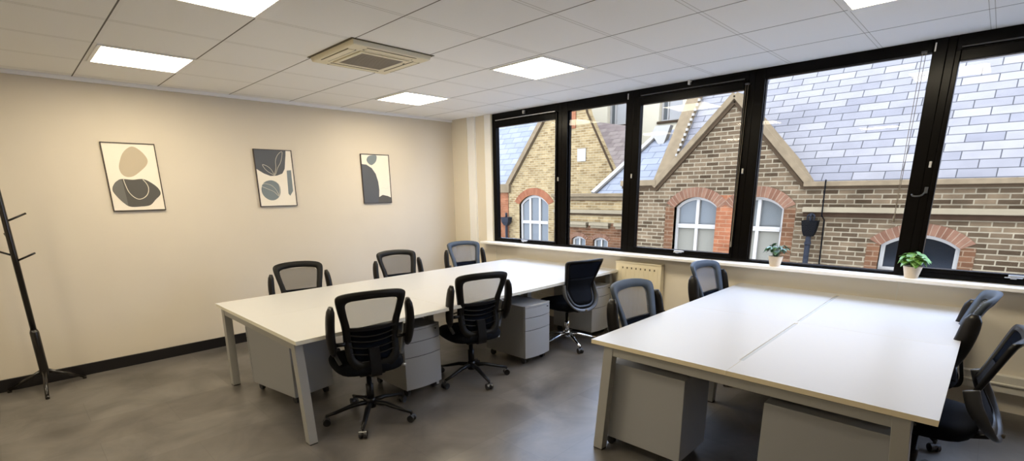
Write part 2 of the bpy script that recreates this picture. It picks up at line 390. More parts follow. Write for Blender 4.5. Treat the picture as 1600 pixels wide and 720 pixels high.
# ------------------------------------------------------------------ windows
ZB, ZT = .902, H
def rect_frame(mb, x0, x1, ya, yb, za, zb, w_l, w_r, w_b, w_t):   # ya < yb
    mb.box((x0, ya, za), (x1, ya+w_l, zb)); mb.box((x0, yb-w_r, za), (x1, yb, zb))
    mb.box((x0, ya+w_l, za), (x1, yb-w_r, za+w_b)); mb.box((x0, ya+w_l, zb-w_t), (x1, yb-w_r, zb))
wins = [  # outer ya, yb, glass ya, yb, za, zb, opening sash
    (1.180, 2.350, 1.268, 2.267, .955, 2.383, True),
    (.243, 1.180, .330, 1.096, .932, 2.453, False),
    (-.935, .243, -.853, .152, .970, 2.403, True),
    (-2.183, -.935, -2.105, -1.018, .927, 2.472, False),
    (-3.340, -2.183, -3.260, -2.261, .975, 2.388, True),
    (-4.550, -3.340, -4.460, -3.425, .930, 2.472, False)]
for i, (ya, yb, ga, gb, za, zb, sash) in enumerate(wins):
    f = MB()
    e = .030 if sash else 0
    rect_frame(f, 4.12, 4.20, ya, yb, ZB, ZT, ga-e-ya, yb-gb-e, (za-ZB-.03 if sash else za-ZB), (ZT-zb-.07 if sash else ZT-zb))
    f.box((4.135, ya+.001, ZB), (4.19, ya+.012, ZT))
    root = struct(f.build('window_%d' % (i+1), MT['frame'], bevel=.004))
    if sash:
        s = MB(); rect_frame(s, 4.105, 4.165, ga-e, gb+e, za-.03, zb+.07, e, e, .03, .07)
        s.box((4.100, ga-e, zb+.066), (4.125, gb+e, zb+.078))
        s.build('sash', MT['frame'], root, bevel=.005)
    else:
        s = MB(); rect_frame(s, 4.128, 4.16, ga-.012, gb+.012, za-.012, zb+.012, .012, .012, .012, .012)
        s.build('glazing_bead', MT['frame'], root, bevel=.002)
    MB().box((4.142, ga-.004, za-.004), (4.148, gb+.004, zb+.004)).build('glass', MT['glass'], root)
    if sash:
        yc = (ga+gb)/2
        h = MB().box((4.078, yc-.016, za-.030), (4.106, yc+.016, za-.008)).box((4.07, yc-.075, za-.016), (4.084, yc+.028, za-.002)).box((4.094, yc-.045, za-.026), (4.106, yc+.045, za-.02))
        h.build('handle', MT['silver'], root, bevel=.004)
        h = MB().box((4.09, yc-.012, zb+.115), (4.12, yc+.012, zb+.155)).tube([(4.09, yc, zb+.13), (4.09, yc-.03, zb+.142)], .005)
        h.build('top_catch', MT['silver'], root, bevel=.003)
        MB().box((4.095, ga+.0, zb+.082), (4.108, gb, zb+.090)).build('stay_rail', MT['silver'] if i == 0 else MT['grey_plastic'], root)
    if i in (1, 3): # small joint clips in the head beside the mullions
        MB().box((4.112, ya+.06, 2.475), (4.121, ya+.068, 2.53)).build('joint_clip', MT['silver'], root)
for k, (y, z) in enumerate([(1.224, 1.705), (.228, 1.711), (-.905, 1.72), (-2.209, 1.717)]):
    root = bpy.data.objects['window_%d' % (k+1)]
    MB().box((4.108, y-.008, z-.022), (4.121, y+.008, z+.022)).build('latch', MT['silver'], root, bevel=.003)
# hooked lever on the thick mullion
h = MB().box((4.104, -2.222, 1.515), (4.121, -2.202, 1.560)).tube(smooth_path([(4.11, -2.212, 1.53), (4.085, -2.19, 1.50), (4.075, -2.15, 1.497), (4.085, -2.135, 1.51)]), .006)
h.build('mullion_lever', MT['grey_plastic'], bpy.data.objects['window_4'], bevel=.003)
# blind cords hanging in front of the glass
def cord(y, ztop, zbot, label):
    t = thing('blind_cord', label, 'cord', (4.09, y, 0))
    MB().tube([(0, 0, ztop), (.002, .002, (ztop+zbot)/2), (0, 0, zbot)], .0018, 6).tube([(0, -.02, ztop), (0, -.012, (ztop+zbot)/2), (0, -.004, zbot)], .0018, 6).build('cord', MT['lead'], t)
    MB().lathe([(.002, zbot+.02), (.006, zbot+.012), (.008, zbot-.028), (.004, zbot-.034)], 10).build('weight', MT['lead'], t, smooth=True)
    MB().box((-.006, -.024, ztop), (.03, .006, ztop+.012)).build('bracket', MT['grey_plastic'], t)
cord(-.872, 2.44, 1.07, 'white blind cord with a small weight hanging beside the second thick mullion')
cord(-2.055, 2.47, 1.335, 'white blind cord hanging across the widest window, in front of the grey slates')

# ------------------------------------------------------------------ radiator
t = thing('radiator', 'cream panel radiator on the wall under the sill between the two desk banks', 'radiator', (0, 0, 0))
r = MB().box((4.03, -.21, .16), (4.05, .32, .80))
for k in range(9):
    y = -.185+k*.054
    r.box((4.0265, y, .20), (4.031, y+.030, .765))
r.build('panel', MT['rad'], t, bevel=.003)
MB().box((4.025, -.215, .796), (4.095, .325, .815)).box((4.028, -.222, .16), (4.095, -.208, .815)).build('casing', MT['rad'], t, bevel=.003)
g = MB()
for k in range(8): MB().box((4.0295, -.152+k*.054, .735), (4.0302, -.138+k*.054, .755)).build('slot', MT['slot'], t)
MB().tube([(4.06, -.26, .06), (4.06, -.26, .30), (4.06, -.21, .30)], .009).build('pipe', MT['chrome'], t, smooth=True)
MB().lathe([(.012, .26), (.02, .27), (.02, .32), (.014, .335)], 14, (4.06, -.26, 0)).box((4.045, -.275, .275), (4.075, -.245, .29)).build('valve', MT['brown_frame'], t, smooth=True)

# ------------------------------------------------------------------ ceiling lights and air conditioner
lights = [((0, 1.8), 'square ceiling light panel nearest the picture wall, above the beaded silhouette print'),
          ((0, 0), 'ceiling light panel cut by the top edge of the photo, left of the air conditioner'),
          ((2.4, 1.8), 'small-looking ceiling light panel beyond the air conditioner, nearest the room corner'),
          ((2.4, 0), 'ceiling light panel right of the air conditioner, above the middle of the long desk'),
          ((2.4, -2.4), 'ceiling light panel cut by the top edge near the windows, above the right desk'),
          ((-2.4, 1.2), 'unseen ceiling light panel added for light, outside the left edge above the coat stand side'),  # out of view, added to give the room more light
          ((-2.4, -1.2), 'unseen ceiling light panel added for light, outside the left edge behind the camera'),  # second unseen panel, added for the room light too
          ]
first = None
for (x, y), lab in lights:
    if first is None:
        first = t = thing('ceiling_light', lab, 'light', (x, y, H), 0, 'square ceiling light panels')
        fr = MB()
        for a in ((.012, .012, .588, .034), (.012, .566, .588, .588), (.012, .034, .034, .566), (.566, .034, .588, .566)): fr.box((a[0], a[1], -.008), (a[2], a[3], -.0005))
        fr.build('light_frame', MT['white'], t)
        MB().box((.034, .034, -.006), (.566, .566, -.001)).build('diffuser', MT['panel'], t)
    else: dup(first, (x, y, H), 0, lab)
t = thing('air_conditioner', 'cream square ceiling cassette air conditioner with a brown centre grille', 'air conditioner', (1.49, .89, H))
b = MB(); R = .318
b.prism([(-R, -R), (R, -R), (R, R), (-R, R)], lambda p: V(p[0], p[1], -.001), lambda p: V(p[0]*.97, p[1]*.97, -.034))
b.build('panel', MT['ac'], t, bevel=.006)
MB().box((-R-.014, -R-.014, -.004), (R+.014, R+.014, -.0012)).build('shadow_gap', MT['slot'], t)
for k in range(4):
    mt_ = Matrix.Rotation(k*math.pi/2, 4, 'Z')
    MB().box((-.19, -.285, -.0375), (.19, -.235, -.0335), mt_).build('louvre', MT['ac'], t, bevel=.002)
    MB().box((-.20, -.237, -.0365), (.20, -.230, -.0338), mt_).box((-.20, -.292, -.0362), (.20, -.288, -.0338), mt_).build('slot', MT['slot'], t)
g = MB().box((-.17, -.17, -.040), (.17, .17, -.034))
for k in range(17): g.box((-.165, -.165+k*.0195, -.0425), (.165, -.158+k*.0195, -.040))
g.build('grille', MT['grille'], t)
gf = MB(); rect = [(-.2, -.2, .2, -.17), (-.2, .17, .2, .2), (-.2, -.17, -.17, .17), (.17, -.17, .2, .17)]
for a in rect: gf.box((a[0], a[1], -.041), (a[2], a[3], -.034))
gf.build('grille_frame', MT['ac'], t, bevel=.002)
MB().lathe([(.008, -.040), (.008, -.0345)], 12, (.215, -.1, 0)).build('sensor', MT['ped_dark'], t)

# ------------------------------------------------------------------ framed prints
def blob_part(name, pts, k, material, parent, smooth=True):
    pts = smooth_loop(pts, 5) if smooth else pts
    q = [(min(max(u, .012), .988)*.4, -min(max(v, .008), .992)*.6) for u, v in pts]
    mb = MB().prism(q, lambda p: V(p[0], -.0165-.0006*k, p[1]), lambda p: V(p[0], -.0155, p[1]))
    return mb.build(name, material, parent)
def line_part(name, pts, parent, closed=False, r=.0022, k=6):
    q = smooth_path([(u*.4, -.0168-.0006*k, -v*.6) for u, v in pts], 6)
    return MB().tube(q, r, 6, ab=(1, .4), ref=V(0, 1, 0)).build(name, MT['line'], parent)
def picture(x, label):
    t = thing('framed_print', label, 'picture', (x, YB, 2.048), 0, 'framed prints on the cream wall')
    f = MB()
    for a in ((0, -.6, .4, -.592), (0, -.008, .4, 0), (0, -.592, .007, -.008), (.393, -.592, .4, -.008)): f.box((a[0], -.022, a[1]), (a[2], -.001, a[3]))
    f.build('frame', MT['pframe'], t)
    MB().box((.006, -.0155, -.594), (.394, -.002, -.006)).build('print', MT['paper'], t)
    return t
t = picture(.081, 'framed print of a beige blob over a charcoal shape with a bead loop')
blob_part('head_shape', [(.521, .06), (.631, .065), (.751, .142), (.814, .238), (.775, .318), (.656, .399), (.499, .48), (.372, .496), (.284, .454), (.255, .368), (.29, .272), (.379, .145)], 1, MT['beige'], t)
blob_part('body_shape', [(.267, .526), (.462, .536), (.665, .527), (.83, .595), (.93, .675), (.944, .757), (.828, .838), (.706, .919), (.522, .937), (.321, .935), (.211, .874), (.093, .756), (.058, .679), (.105, .601), (.176, .552)], 1, MT['charcoal'], t)
blob_part('side_shape', [(.176, .552), (.260, .532), (.273, .659), (.286, .816), (.286, .925), (.211, .874), (.093, .756), (.058, .679), (.105, .601)], 2, MT['charcoal2'], t, False)
line_part('bead_loop', [(.291, .53), (.304, .6), (.346, .717), (.427, .796), (.521, .827), (.63, .797), (.703, .737), (.731, .656), (.703, .586), (.651, .533)], t, r=.0032)
t = picture(1.346, 'framed print with line-drawn leaves and a round blue-grey shape, middle of three')
blob_part('corner_shape', [(.012, .009), (.844, .009), (.83, .09), (.805, .178), (.764, .331), (.685, .415), (.537, .452), (.36, .461), (.195, .417), (.014, .337)], 1, MT['slateblue'], t, False)
blob_part('round_shape', [(.363, .536), (.498, .571), (.574, .642), (.573, .75), (.512, .835), (.407, .882), (.283, .886), (.168, .844), (.095, .773), (.083, .69), (.125, .608), (.221, .556)], 1, MT['bluegrey'], t)
blob_part('bar_shape', [(.813, .361), (.931, .353), (.924, .727), (.829, .812), (.787, .775)], 1, MT['bluegrey'], t, False)
for pts in ([(.46, .446), (.524, .324), (.542, .184), (.631, .078), (.744, .036), (.679, .204), (.579, .311), (.507, .417), (.46, .446)],
            [(.46, .446), (.304, .385), (.214, .317), (.19, .265), (.304, .293), (.397, .349), (.456, .43)],
            [(.091, .643), (.248, .69), (.397, .738), (.515, .818), (.457, .702), (.331, .619), (.162, .596), (.1, .62)], [(.515, .818), (.557, .702), (.552, .606)]):
    line_part('leaf_outline', pts, t)
t = picture(2.589, 'framed print with a tall dark hill and a small grey pebble, nearest the windows')
blob_part('hill_shape', [(.014, .204), (.183, .214), (.357, .28), (.483, .396), (.552, .558), (.569, .723), (.529, .990), (.014, .990)], 1, MT['slateblue'], t, False)
blob_part('pebble_shape', [(.292, .039), (.521, .019), (.563, .062), (.508, .156), (.364, .219), (.254, .186), (.203, .115)], 1, MT['bluegrey'], t)
blob_part('low_hill_shape', [(.53, .878), (.679, .829), (.872, .856), (.986, .89), (.986, .990), (.495, .990)], 2, MT['charcoal'], t, False)
line_part('water_line', [(.62, .70), (.72, .68), (.80, .70), (.90, .685)], t, r=.0012)

# ------------------------------------------------------------------ coat stand
t = thing('coat_stand', 'black wooden coat stand on three legs against the cream wall', 'coat stand', (-.625, 2.90, 0))
MB().lathe([(.020, .50), (.021, 1.2), (.019, 1.70), (.012, 1.74), (.001, 1.75)], 16).build('pole', MT['rack'], t, smooth=True)
MB().lathe([(.026, .13), (.030, .15), (.030, .505), (.022, .53)], 16).build('lower_pole', MT['rack'], t, smooth=True)
for a, ln in ((-95, .275), (25, .28), (145, .30)):
    c_, s_ = math.cos(math.radians(a)), math.sin(math.radians(a))
    lg = MB().tube([(c_*.01, s_*.01, .175), (c_*ln*.5, s_*ln*.5, .095), (c_*(ln-.012), s_*(ln-.012), .022)], [.017, .015, .013], 10).build('leg', MT['rack'], t, smooth=True)
    MB().lathe([(.014, 0), (.015, .02), (.01, .028)], 10, (c_*(ln-.012), s_*(ln-.012), 0)).build('foot', MT['rack'], lg)
for a, z, ln in ((10, 1.405, .13), (-20, 1.095, .13), (165, 1.14, .12), (100, 1.25, .12), (-110, 1.55, .12), (190, 1.47, .12)):
    c_, s_ = math.cos(math.radians(a)), math.sin(math.radians(a))
    MB().tube([(c_*.01, s_*.01, z), (c_*ln, s_*ln, z+.055)], [.008, .0075], 10).build('peg', MT['rack'], t, smooth=True)

# ------------------------------------------------------------------ desks
TOP = .712
def desk_bank(name, label, x0, x1, y0, y1, nx, seam_gap, edge):
    t = thing(name, label, 'desk', (x0, y0, 0))
    wx, wy = x1-x0, y1-y0; g = .0008; mw = wx/nx
    for i in range(nx):
        for j in range(2):
            xa = i*mw+(g if i else 0); xb = (i+1)*mw-(g if i < nx-1 else 0); ym = wy/2; e_ = .0008
            ye, sgn = (0, -1) if j == 0 else (wy, 1)
            if seam_gap > .004:      # cable slot cut into the meeting edges
                na, nb = (.20 if i == 0 else xa+.03), (xb-.06 if i == nx-1 else xb-.03)
                poly = [(xa, ye), (xb, ye), (xb, ym+sgn*e_), (nb, ym+sgn*e_), (nb, ym+sgn*seam_gap/2), (na, ym+sgn*seam_gap/2), (na, ym+sgn*e_), (xa, ym+sgn*e_)]
            else: poly = [(xa, ye), (xb, ye), (xb, ym+sgn*e_), (xa, ym+sgn*e_)]
            o = MB().prism(poly, lambda p: V(p[0], p[1], TOP), lambda p: V(p[0], p[1], TOP-.025)).build('tabletop', MT['desk'], t)
            o.data.materials.append(edge)
            for p in o.data.polygons:
                if abs(p.normal.z) < .5: p.material_index = 1
    if seam_gap > .004:
        MB().box((0.204, wy/2-seam_gap/2+.0005, TOP-.03), (wx-.064, wy/2+seam_gap/2-.0005, TOP-.003)).build('cable_gap_strip', MT['gap'], t)
    # goalpost leg frames: splayed square-tube legs with a rail under the top
    def leg_frame(xc, inset=.11, foot=.055, wd=.062):
        for s, yt, yb in ((0, inset, foot), (1, wy-inset, wy-foot)):
            MB().add([V(xc+dx, yy+dy, z) for z, yy in ((.006, yb), (TOP-.033, yt)) for dx, dy in ((-.028, -wd/2), (.028, -wd/2), (.028, wd/2), (-.028, wd/2))],
                     [(3, 2, 1, 0), (4, 5, 6, 7)]+[(k, (k+1) % 4, 4+(k+1) % 4, 4+k) for k in range(4)]).build('leg', MT['steel'], t, bevel=.003)
            MB().box((xc-.026, yb-.03, 0), (xc+.026, yb+.03, .008)).build('foot_pad', MT['plastic'], t)
        MB().box((xc-.0245, inset+.02, TOP-.083), (xc+.0245, wy-inset-.02, TOP-.0345)).build('cross_rail', MT['steel'], t, bevel=.003)
    leg_frame(.045)
    for i in range(1, nx): leg_frame(i*mw, inset=.30, foot=.27)
    leg_frame(wx-.045)
    for yy in (.22, wy/2-.12, wy/2+.12, wy-.22):
        MB().box((.075, yy-.02, TOP-.075), (wx-.075, yy+.02, TOP-.036)).build('long_beam', MT['steel'], t)
    for xx in (.30, wx-.30):
        for yy in (.22, wy-.22): MB().box((xx-.02, yy-.02, TOP-.036), (xx+.02, yy+.02, TOP-.025)).build('spacer', MT['plastic'], t)
    return t
desk_bank('desk_bank', 'long white bench desk with grey legs running beside the picture wall', .462, 4.06, .294, 1.888, 3, .003, MT['edge_w'])
desk_bank('desk_bank', 'wide white four-place bench desk with grey centre gap and beige front edge', 1.690, 4.085, -2.579, -.997, 2, .022, MT['edge'])

# ------------------------------------------------------------------ drawer pedestals (drawers face local -y)
def pedestal(loc, rz, label, D=.53):
    t = thing('drawer_pedestal', label, 'drawers', loc, rz, 'grey drawer pedestals under the desks')
    W, z0, z1 = .34, .065, .560
    MB().box((-W/2, .02, z0), (W/2, D, z1)).build('body', MT['ped'], t, bevel=.004)
    def bow(u): return -.022*(1-(2*u)**2)
    def fr(za, zb):
        n = 10; mb = MB(); vs = []
        for z in (za, zb):
            for i in range(n+1):
                u = -.5+i/n; vs.append(V(u*W, bow(u)+.0, z))
            for i in range(n+1):
                u = .5-i/n; vs.append(V(u*W, .018, z))
        m_ = 2*(n+1)
        return mb.add(vs, [tuple(reversed(range(m_))), tuple(range(m_, 2*m_))]+[(k, (k+1) % m_, m_+(k+1) % m_, m_+k) for k in range(m_)])
    for za, zb in ((z0+.004, .328), (.334, .447), (.453, z1-.018)):
        d = fr(za, zb).build('drawer', MT['ped'], t)
        h = fr(zb-.0, zb+.0055); h.v = [V(p.x*.96, p.y+.006, p.z) for p in h.v]
        h.build('finger_pull', MT['ped_dark'], d)
    fr(z1-.014, z1+.003).build('top_lip', MT['ped'], t)
    MB().lathe([(.008, -.004), (.008, .004)], 12, (0, 0, 0)).build('lock', MT['ped_dark'], t).location = (W/2-.05, -.018, z1-.035)
    for x in (-.13, .13):
        for y in (.06, D-.06):
            MB().tube([(x-.012, y, .028), (x+.012, y, .028)], .028, 14).box((x-.016, y-.016, .04), (x+.016, y+.016, .066)).build('caster', MT['caster'], t)
    return t
pedestal((.745, 1.63, 0), math.radians(189), 'grey drawer pedestal at the near end of the long desk, blank side showing', .62)
p0 = pedestal((1.50, .47, 0), 0, 'grey drawer pedestal facing out, right behind the nearest swivel chair')
pedestal((2.675, .29, 0), 0, 'grey drawer pedestal standing right of the middle chair at the long desk')
pedestal((3.79, .34, 0), 0, 'grey drawer pedestal at the window end of the long desk, half hidden by chairs')
pedestal((1.96, -1.015, 0), math.pi, 'drawer pedestal showing its large grey side behind the slanted leg of the right desk')
pedestal((1.96, -2.475, 0), 0, 'drawer pedestal at the bottom edge of the photo, under the front right corner')

# ------------------------------------------------------------------ chairs (front = local +y)
def add_base(t, bm, star_r=.31, chrome=False, star=0.0, dz=0.0):
    b = MB()
    for k in range(5):
        a = math.radians(star+72*k)-t.rotation_euler[2]; c_, s_ = math.cos(a), math.sin(a)
        b.tube([(c_*.02, s_*.02, .125), (c_*.12, s_*.12, .118), (c_*.24, s_*.24, .085), (c_*star_r, s_*star_r, .070)], [.024, .021, .016, .014], 8, ab=(1, .75))
    b.lathe([(.034, .085), (.036, .13), (.030, .155)], 16)
    b.build('star_base', bm, t, smooth=True)
    for k in range(5):
        a = math.radians(star+72*k)-t.rotation_euler[2]; c_, s_ = math.cos(a), math.sin(a); p = V(c_*star_r, s_*star_r, 0)
        q = V(-s_, c_, 0)
        w_ = MB()
        for d in (-1, 1): w_.tube([p+q*d*.009+V(0, 0, .026), p+q*d*.026+V(0, 0, .026)], .026, 14)
        w_.tube([p+V(0, 0, .045), p+V(0, 0, .072)], .009, 8)
        w_.tube([p-q*.026+V(0, 0, .034), p+q*.026+V(0, 0, .034)], .02, 10)
        w_.build('caster', MT['caster'], t)
    MB().lathe([(.027, .14), (.027, .26), (.018, .262), (.018, .345+dz)], 16).build('gas_lift', bm if chrome else MT['plastic'], t, smooth=True)
    MB().box((-.09, -.13, .375), (.09, .10, .412)).build('tilt_mechanism', MT['plastic'], t, bevel=.012)
    MB().tube([(.06, .0, .392), (.20, .0, .385), (.245, -.005, .372)], .006, 8).tube([(.245, -.005, .372), (.275, -.005, .366)], .011, 8).build('lever', MT['silver'], t, smooth=True)
def up(t, dz):
    for o in t.children:
        if not o.name.startswith(('star_base', 'caster', 'gas_lift')): o.location.z += dz
def add_seat(t):
    pts = []
    def prof(s, z): return [(x*s, y*s*.98+.01, z) for x, y in [(.0, .245), (.12, .242), (.20, .22), (.238, .16), (.245, .02), (.232, -.12), (.20, -.205), (.10, -.235), (0, -.24), (-.10, -.235), (-.20, -.205), (-.232, -.12), (-.245, .02), (-.238, .16), (-.20, .22), (-.12, .242)]]
    b = MB(); rings = [prof(.80, .405), prof(.93, .412), prof(1.0, .435), prof(1.0, .462), prof(.95, .484), prof(.78, .492), prof(.4, .490)]
    n = 16; vs = [p for r_ in rings for p in r_]
    fs = [(i*n+k, i*n+(k+1) % n, (i+1)*n+(k+1) % n, (i+1)*n+k) for i in range(len(rings)-1) for k in range(n)]
    fs += [tuple(range(n)), tuple((len(rings)-1)*n+k for k in range(n))]
    b.add(vs, fs).build('seat', MT['seat'], t, smooth=True, sub=1)

def yb_(x, z):          # surface of the mesh back
    lean = -.175-.42*max(0, z-.62)-.12*max(0, .62-z)
    return lean+.9*x*x*min(1, max(0, (z-.45)/.3))
OUT = [(0, .958), (.11, .955), (.19, .945), (.228, .928), (.236, .895), (.222, .82), (.203, .74), (.192, .66), (.188, .58), (.178, .51), (.135, .468), (.06, .455)]
INN = [(0, .905), (.10, .902), (.155, .895), (.176, .880), (.179, .855), (.167, .79), (.152, .725), (.144, .65), (.140, .58), (.132, .53), (.10, .502), (.05, .495)]
OUT, INN = [[(x*.94, z if z > .6 else .6-(.6-z)*1.32) for x, z in q_] for q_ in (OUT, INN)]
def full(h): return h+[(0, 2*h[-1][1]*.5)]+[(-x, z) for x, z in reversed(h[1:])]
def wfun(outline):
    o = sorted([(z, x) for x, z in outline])
    def f(z):
        for (za, xa), (zb, xb) in zip(o, o[1:]):
            if za <= z <= zb: return xa+(xb-xa)*(z-za)/max(1e-6, zb-za)
        return o[-1][1] if z > o[-1][0] else o[0][1]
    return f

def mesh_chair(loc, rz, label, framemat, meshmat, group, star=0, dz=0):
    t = thing('swivel_chair', label, 'chair', loc, rz, group)
    add_base(t, MT['plastic'], star=star, dz=dz); add_seat(t)
    o, i_ = smooth_loop(full(OUT), 4), smooth_loop(full(INN), 4)
    yf = lambda p: V(p[0], yb_(*p)+.014, p[1]); yk = lambda p: V(p[0], yb_(*p)-.014, p[1])
    MB().ring(o, i_, yf, yk).build('back_frame', framemat, t, smooth=True)
    wi = wfun(INN)
    zs = [.70+.018*k for k in range(11)]+[.893]
    top = [z for z in zs if z <= .876]
    MB().sheet(top+[.900], lambda z: (wi(z) if z < .877 else .142)+.004, yb_, .004).build('mesh_panel', meshmat, t, smooth=True)
    MB().sheet([.468, .50, .53, .57, .61, .65, .69, .705], lambda z: wi(z)+.004, yb_, .006).build('lower_back', MT['mesh_dense'], t, smooth=True)
    cb = MB().bar([(x/10*.158, yb_(x/10*.158, .70)-.004, .70+.0*x-.010*(1-(x/10)**2)) for x in range(-10, 11)], .018, .022)
    cb.build('crossbar', MT['plastic'], t)
    for k in range(4):
        z = .66-.042*k
        MB().bar([(x/10*.141, yb_(x/10*.141, z)-.016, z-.022*(1-(x/10)**2)) for x in range(-10, 11)], .008, .008).build('lumbar_slat', MT['plastic_gloss'], t)
    MB().bar(smooth_path([(0, -.04, .40), (0, -.20, .405), (0, -.235, .44), (0, -.225, .52), (0, -.21, .60)]), .07, .018, ref=V(0, 1, 0.2)).build('back_bracket', MT['plastic'], t)
    for s in (-1, 1):   # arms folded up beside the back
        n = 14; mb = MB(); path = [(s*(.247+.014*math.sin(math.pi*q/10)), -.150-.075*q/10-.012*math.sin(math.pi*q/10), .530+.335*q/10) for q in range(11)]
        rr = [.022+.024*min(1, math.sqrt(max(0, 1-((q-5)/5.0)**4))) for q in range(11)]
        mb.tube(path, rr, n, ab=(.62, 1.0), ref=V(0, 1, 0))
        mb.build('arm_pad', MT['leather'], t, smooth=True)
        a = MB().bar(smooth_path([(s*.242, -.140, .68), (s*.240, -.112, .59), (s*.228, -.110, .51), (s*.205, -.13, .45)]), .030, .020, ref=V(1, 0, 0))
        a.build('arm_bracket', MT['grey_plastic'], t, bevel=.004)
        MB().tube([(s*.17, -.175, .60), (s*.240, -.165, .60)], .014, 12).build('arm_pivot', MT['plastic'], t, smooth=True)
    for o in t.children:
        if o.name.startswith(('seat', 'tilt_mechanism', 'lever', 'back_bracket')): o.location.z -= .042
    up(t, dz)
    return t

def shell_chair(loc, rz, label, basemat, chrome, hoopmat, star=0, dz=0):
    t = thing('shell_back_chair', label, 'chair', loc, rz)
    add_base(t, basemat, .315, chrome, star, dz); add_seat(t)
    def yb2(x, z):
        return -.190-.40*max(0, z-.63)-.45*max(0, .63-z)+.7*x*x*min(1, max(0, (z-.44)/.2))
    out = [(0, .925), (.12, .925), (.20, .922), (.222, .91), (.224, .88), (.205, .80), (.185, .72), (.172, .64), (.162, .56), (.135, .49), (.08, .452), (.03, .446)]
    inn = [(0, .900), (.11, .900), (.178, .898), (.196, .888), (.197, .862), (.180, .79), (.160, .71), (.147, .64), (.136, .57), (.112, .51), (.066, .482), (.025, .476)]
    o, i_ = smooth_loop(full(out), 4), smooth_loop(full(inn), 4)
    MB().ring(o, i_, lambda p: V(p[0], yb2(*p)+.012, p[1]), lambda p: V(p[0], yb2(*p)-.012, p[1])).build('back_frame', MT['plastic'], t, smooth=True)
    wi = wfun(inn)
    MB().sheet([.74+.02*k for k in range(8)]+[.888, .899], lambda z: (wi(z) if z < .888 else .18)+.004, yb2, .006).build('mesh_panel', MT['mesh_dense'], t, smooth=True)
    MB().sheet([.48, .52, .56, .60, .64, .68, .72, .742], lambda z: wi(z)+.004, yb2, .012).build('lumbar_pad', MT['seat'], t, smooth=True)
    hp = smooth_path([(-.186, -.170, .675), (-.190, -.195, .60), (-.176, -.232, .53), (-.115, -.268, .458), (0, -.280, .430), (.115, -.268, .458), (.176, -.232, .53), (.190, -.195, .60), (.186, -.170, .675)], 8)
    MB().tube(hp, .024, 12, ab=(.55, 1.25), ref=V(0, 1, .6).normalized()).build('support_hoop', hoopmat, t, smooth=True)
    MB().bar([(0, -.28, .425), (0, -.20, .40), (0, -.08, .395)], .06, .022).build('back_bracket', MT['plastic'], t, bevel=.005)
    MB().tube([(.0, -.312, .43), (.0, -.300, .432)], .010, 12).build('tension_knob', MT['lead'], t)
    up(t, dz)
    return t
D = math.radians
G1 = 'black mesh swivel chairs with folded arms'
mesh_chair((.975, .395, 0), D(-15), 'black mesh swivel chair nearest the camera, on the near side of the long desk', MT['brown_frame'], MT['mesh'], G1, -59, .03)
mesh_chair((1.975, .44, 0), D(-16), 'black mesh swivel chair between the two drawer pedestals that face the aisle', MT['brown_frame'], MT['mesh'], G1, -104, .012)
mesh_chair((1.21, 1.88, 0), D(166), 'black mesh swivel chair by the cream wall, leftmost behind the long desk', MT['brown_frame'], MT['mesh'], G1, 20, -.015)
mesh_chair((2.29, 1.83, 0), D(168), 'black mesh swivel chair behind the long desk, second from the left along the wall', MT['brown_frame'], MT['mesh'], G1, 50, 0)
G2 = 'mesh swivel chairs with folded arms and painted window sheen'
mesh_chair((3.38, 1.99, 0), D(164), 'mesh swivel chair with painted window sheen in the room corner beyond the long desk', MT['sheen_frame'], MT['mesh_sheen'], G2, 10, 0)
mesh_chair((2.39, -1.08, 0), D(173), 'mesh swivel chair with painted window sheen in front of the radiator, at the right desk', MT['sheen_frame'], MT['mesh_sheen'], G2, 8, -.015)
mesh_chair((3.55, -1.12, 0), D(175), 'mesh swivel chair with painted window sheen at the right desk, close under the window sill', MT['sheen_frame'], MT['mesh_sheen'], G2, 60, 0)
mesh_chair((3.32, -2.38, 0), D(2), 'dark mesh swivel chair seen edge-on beyond the right edge of the right desk', MT['sheen_frame'], MT['mesh_sheen'], G2, 0, 0)
shell_chair((3.28, .415, 0), D(-14), 'armless black chair with a chrome star base at the window end of the long desk', MT['chrome'], True, MT['grey_plastic'], -117, 0)
shell_chair((2.43, -2.49, 0), D(-2), 'black shell-back chair with a wide seat, cut by the right edge of the photo', MT['plastic'], False, MT['grey_plastic'], -10, .01)

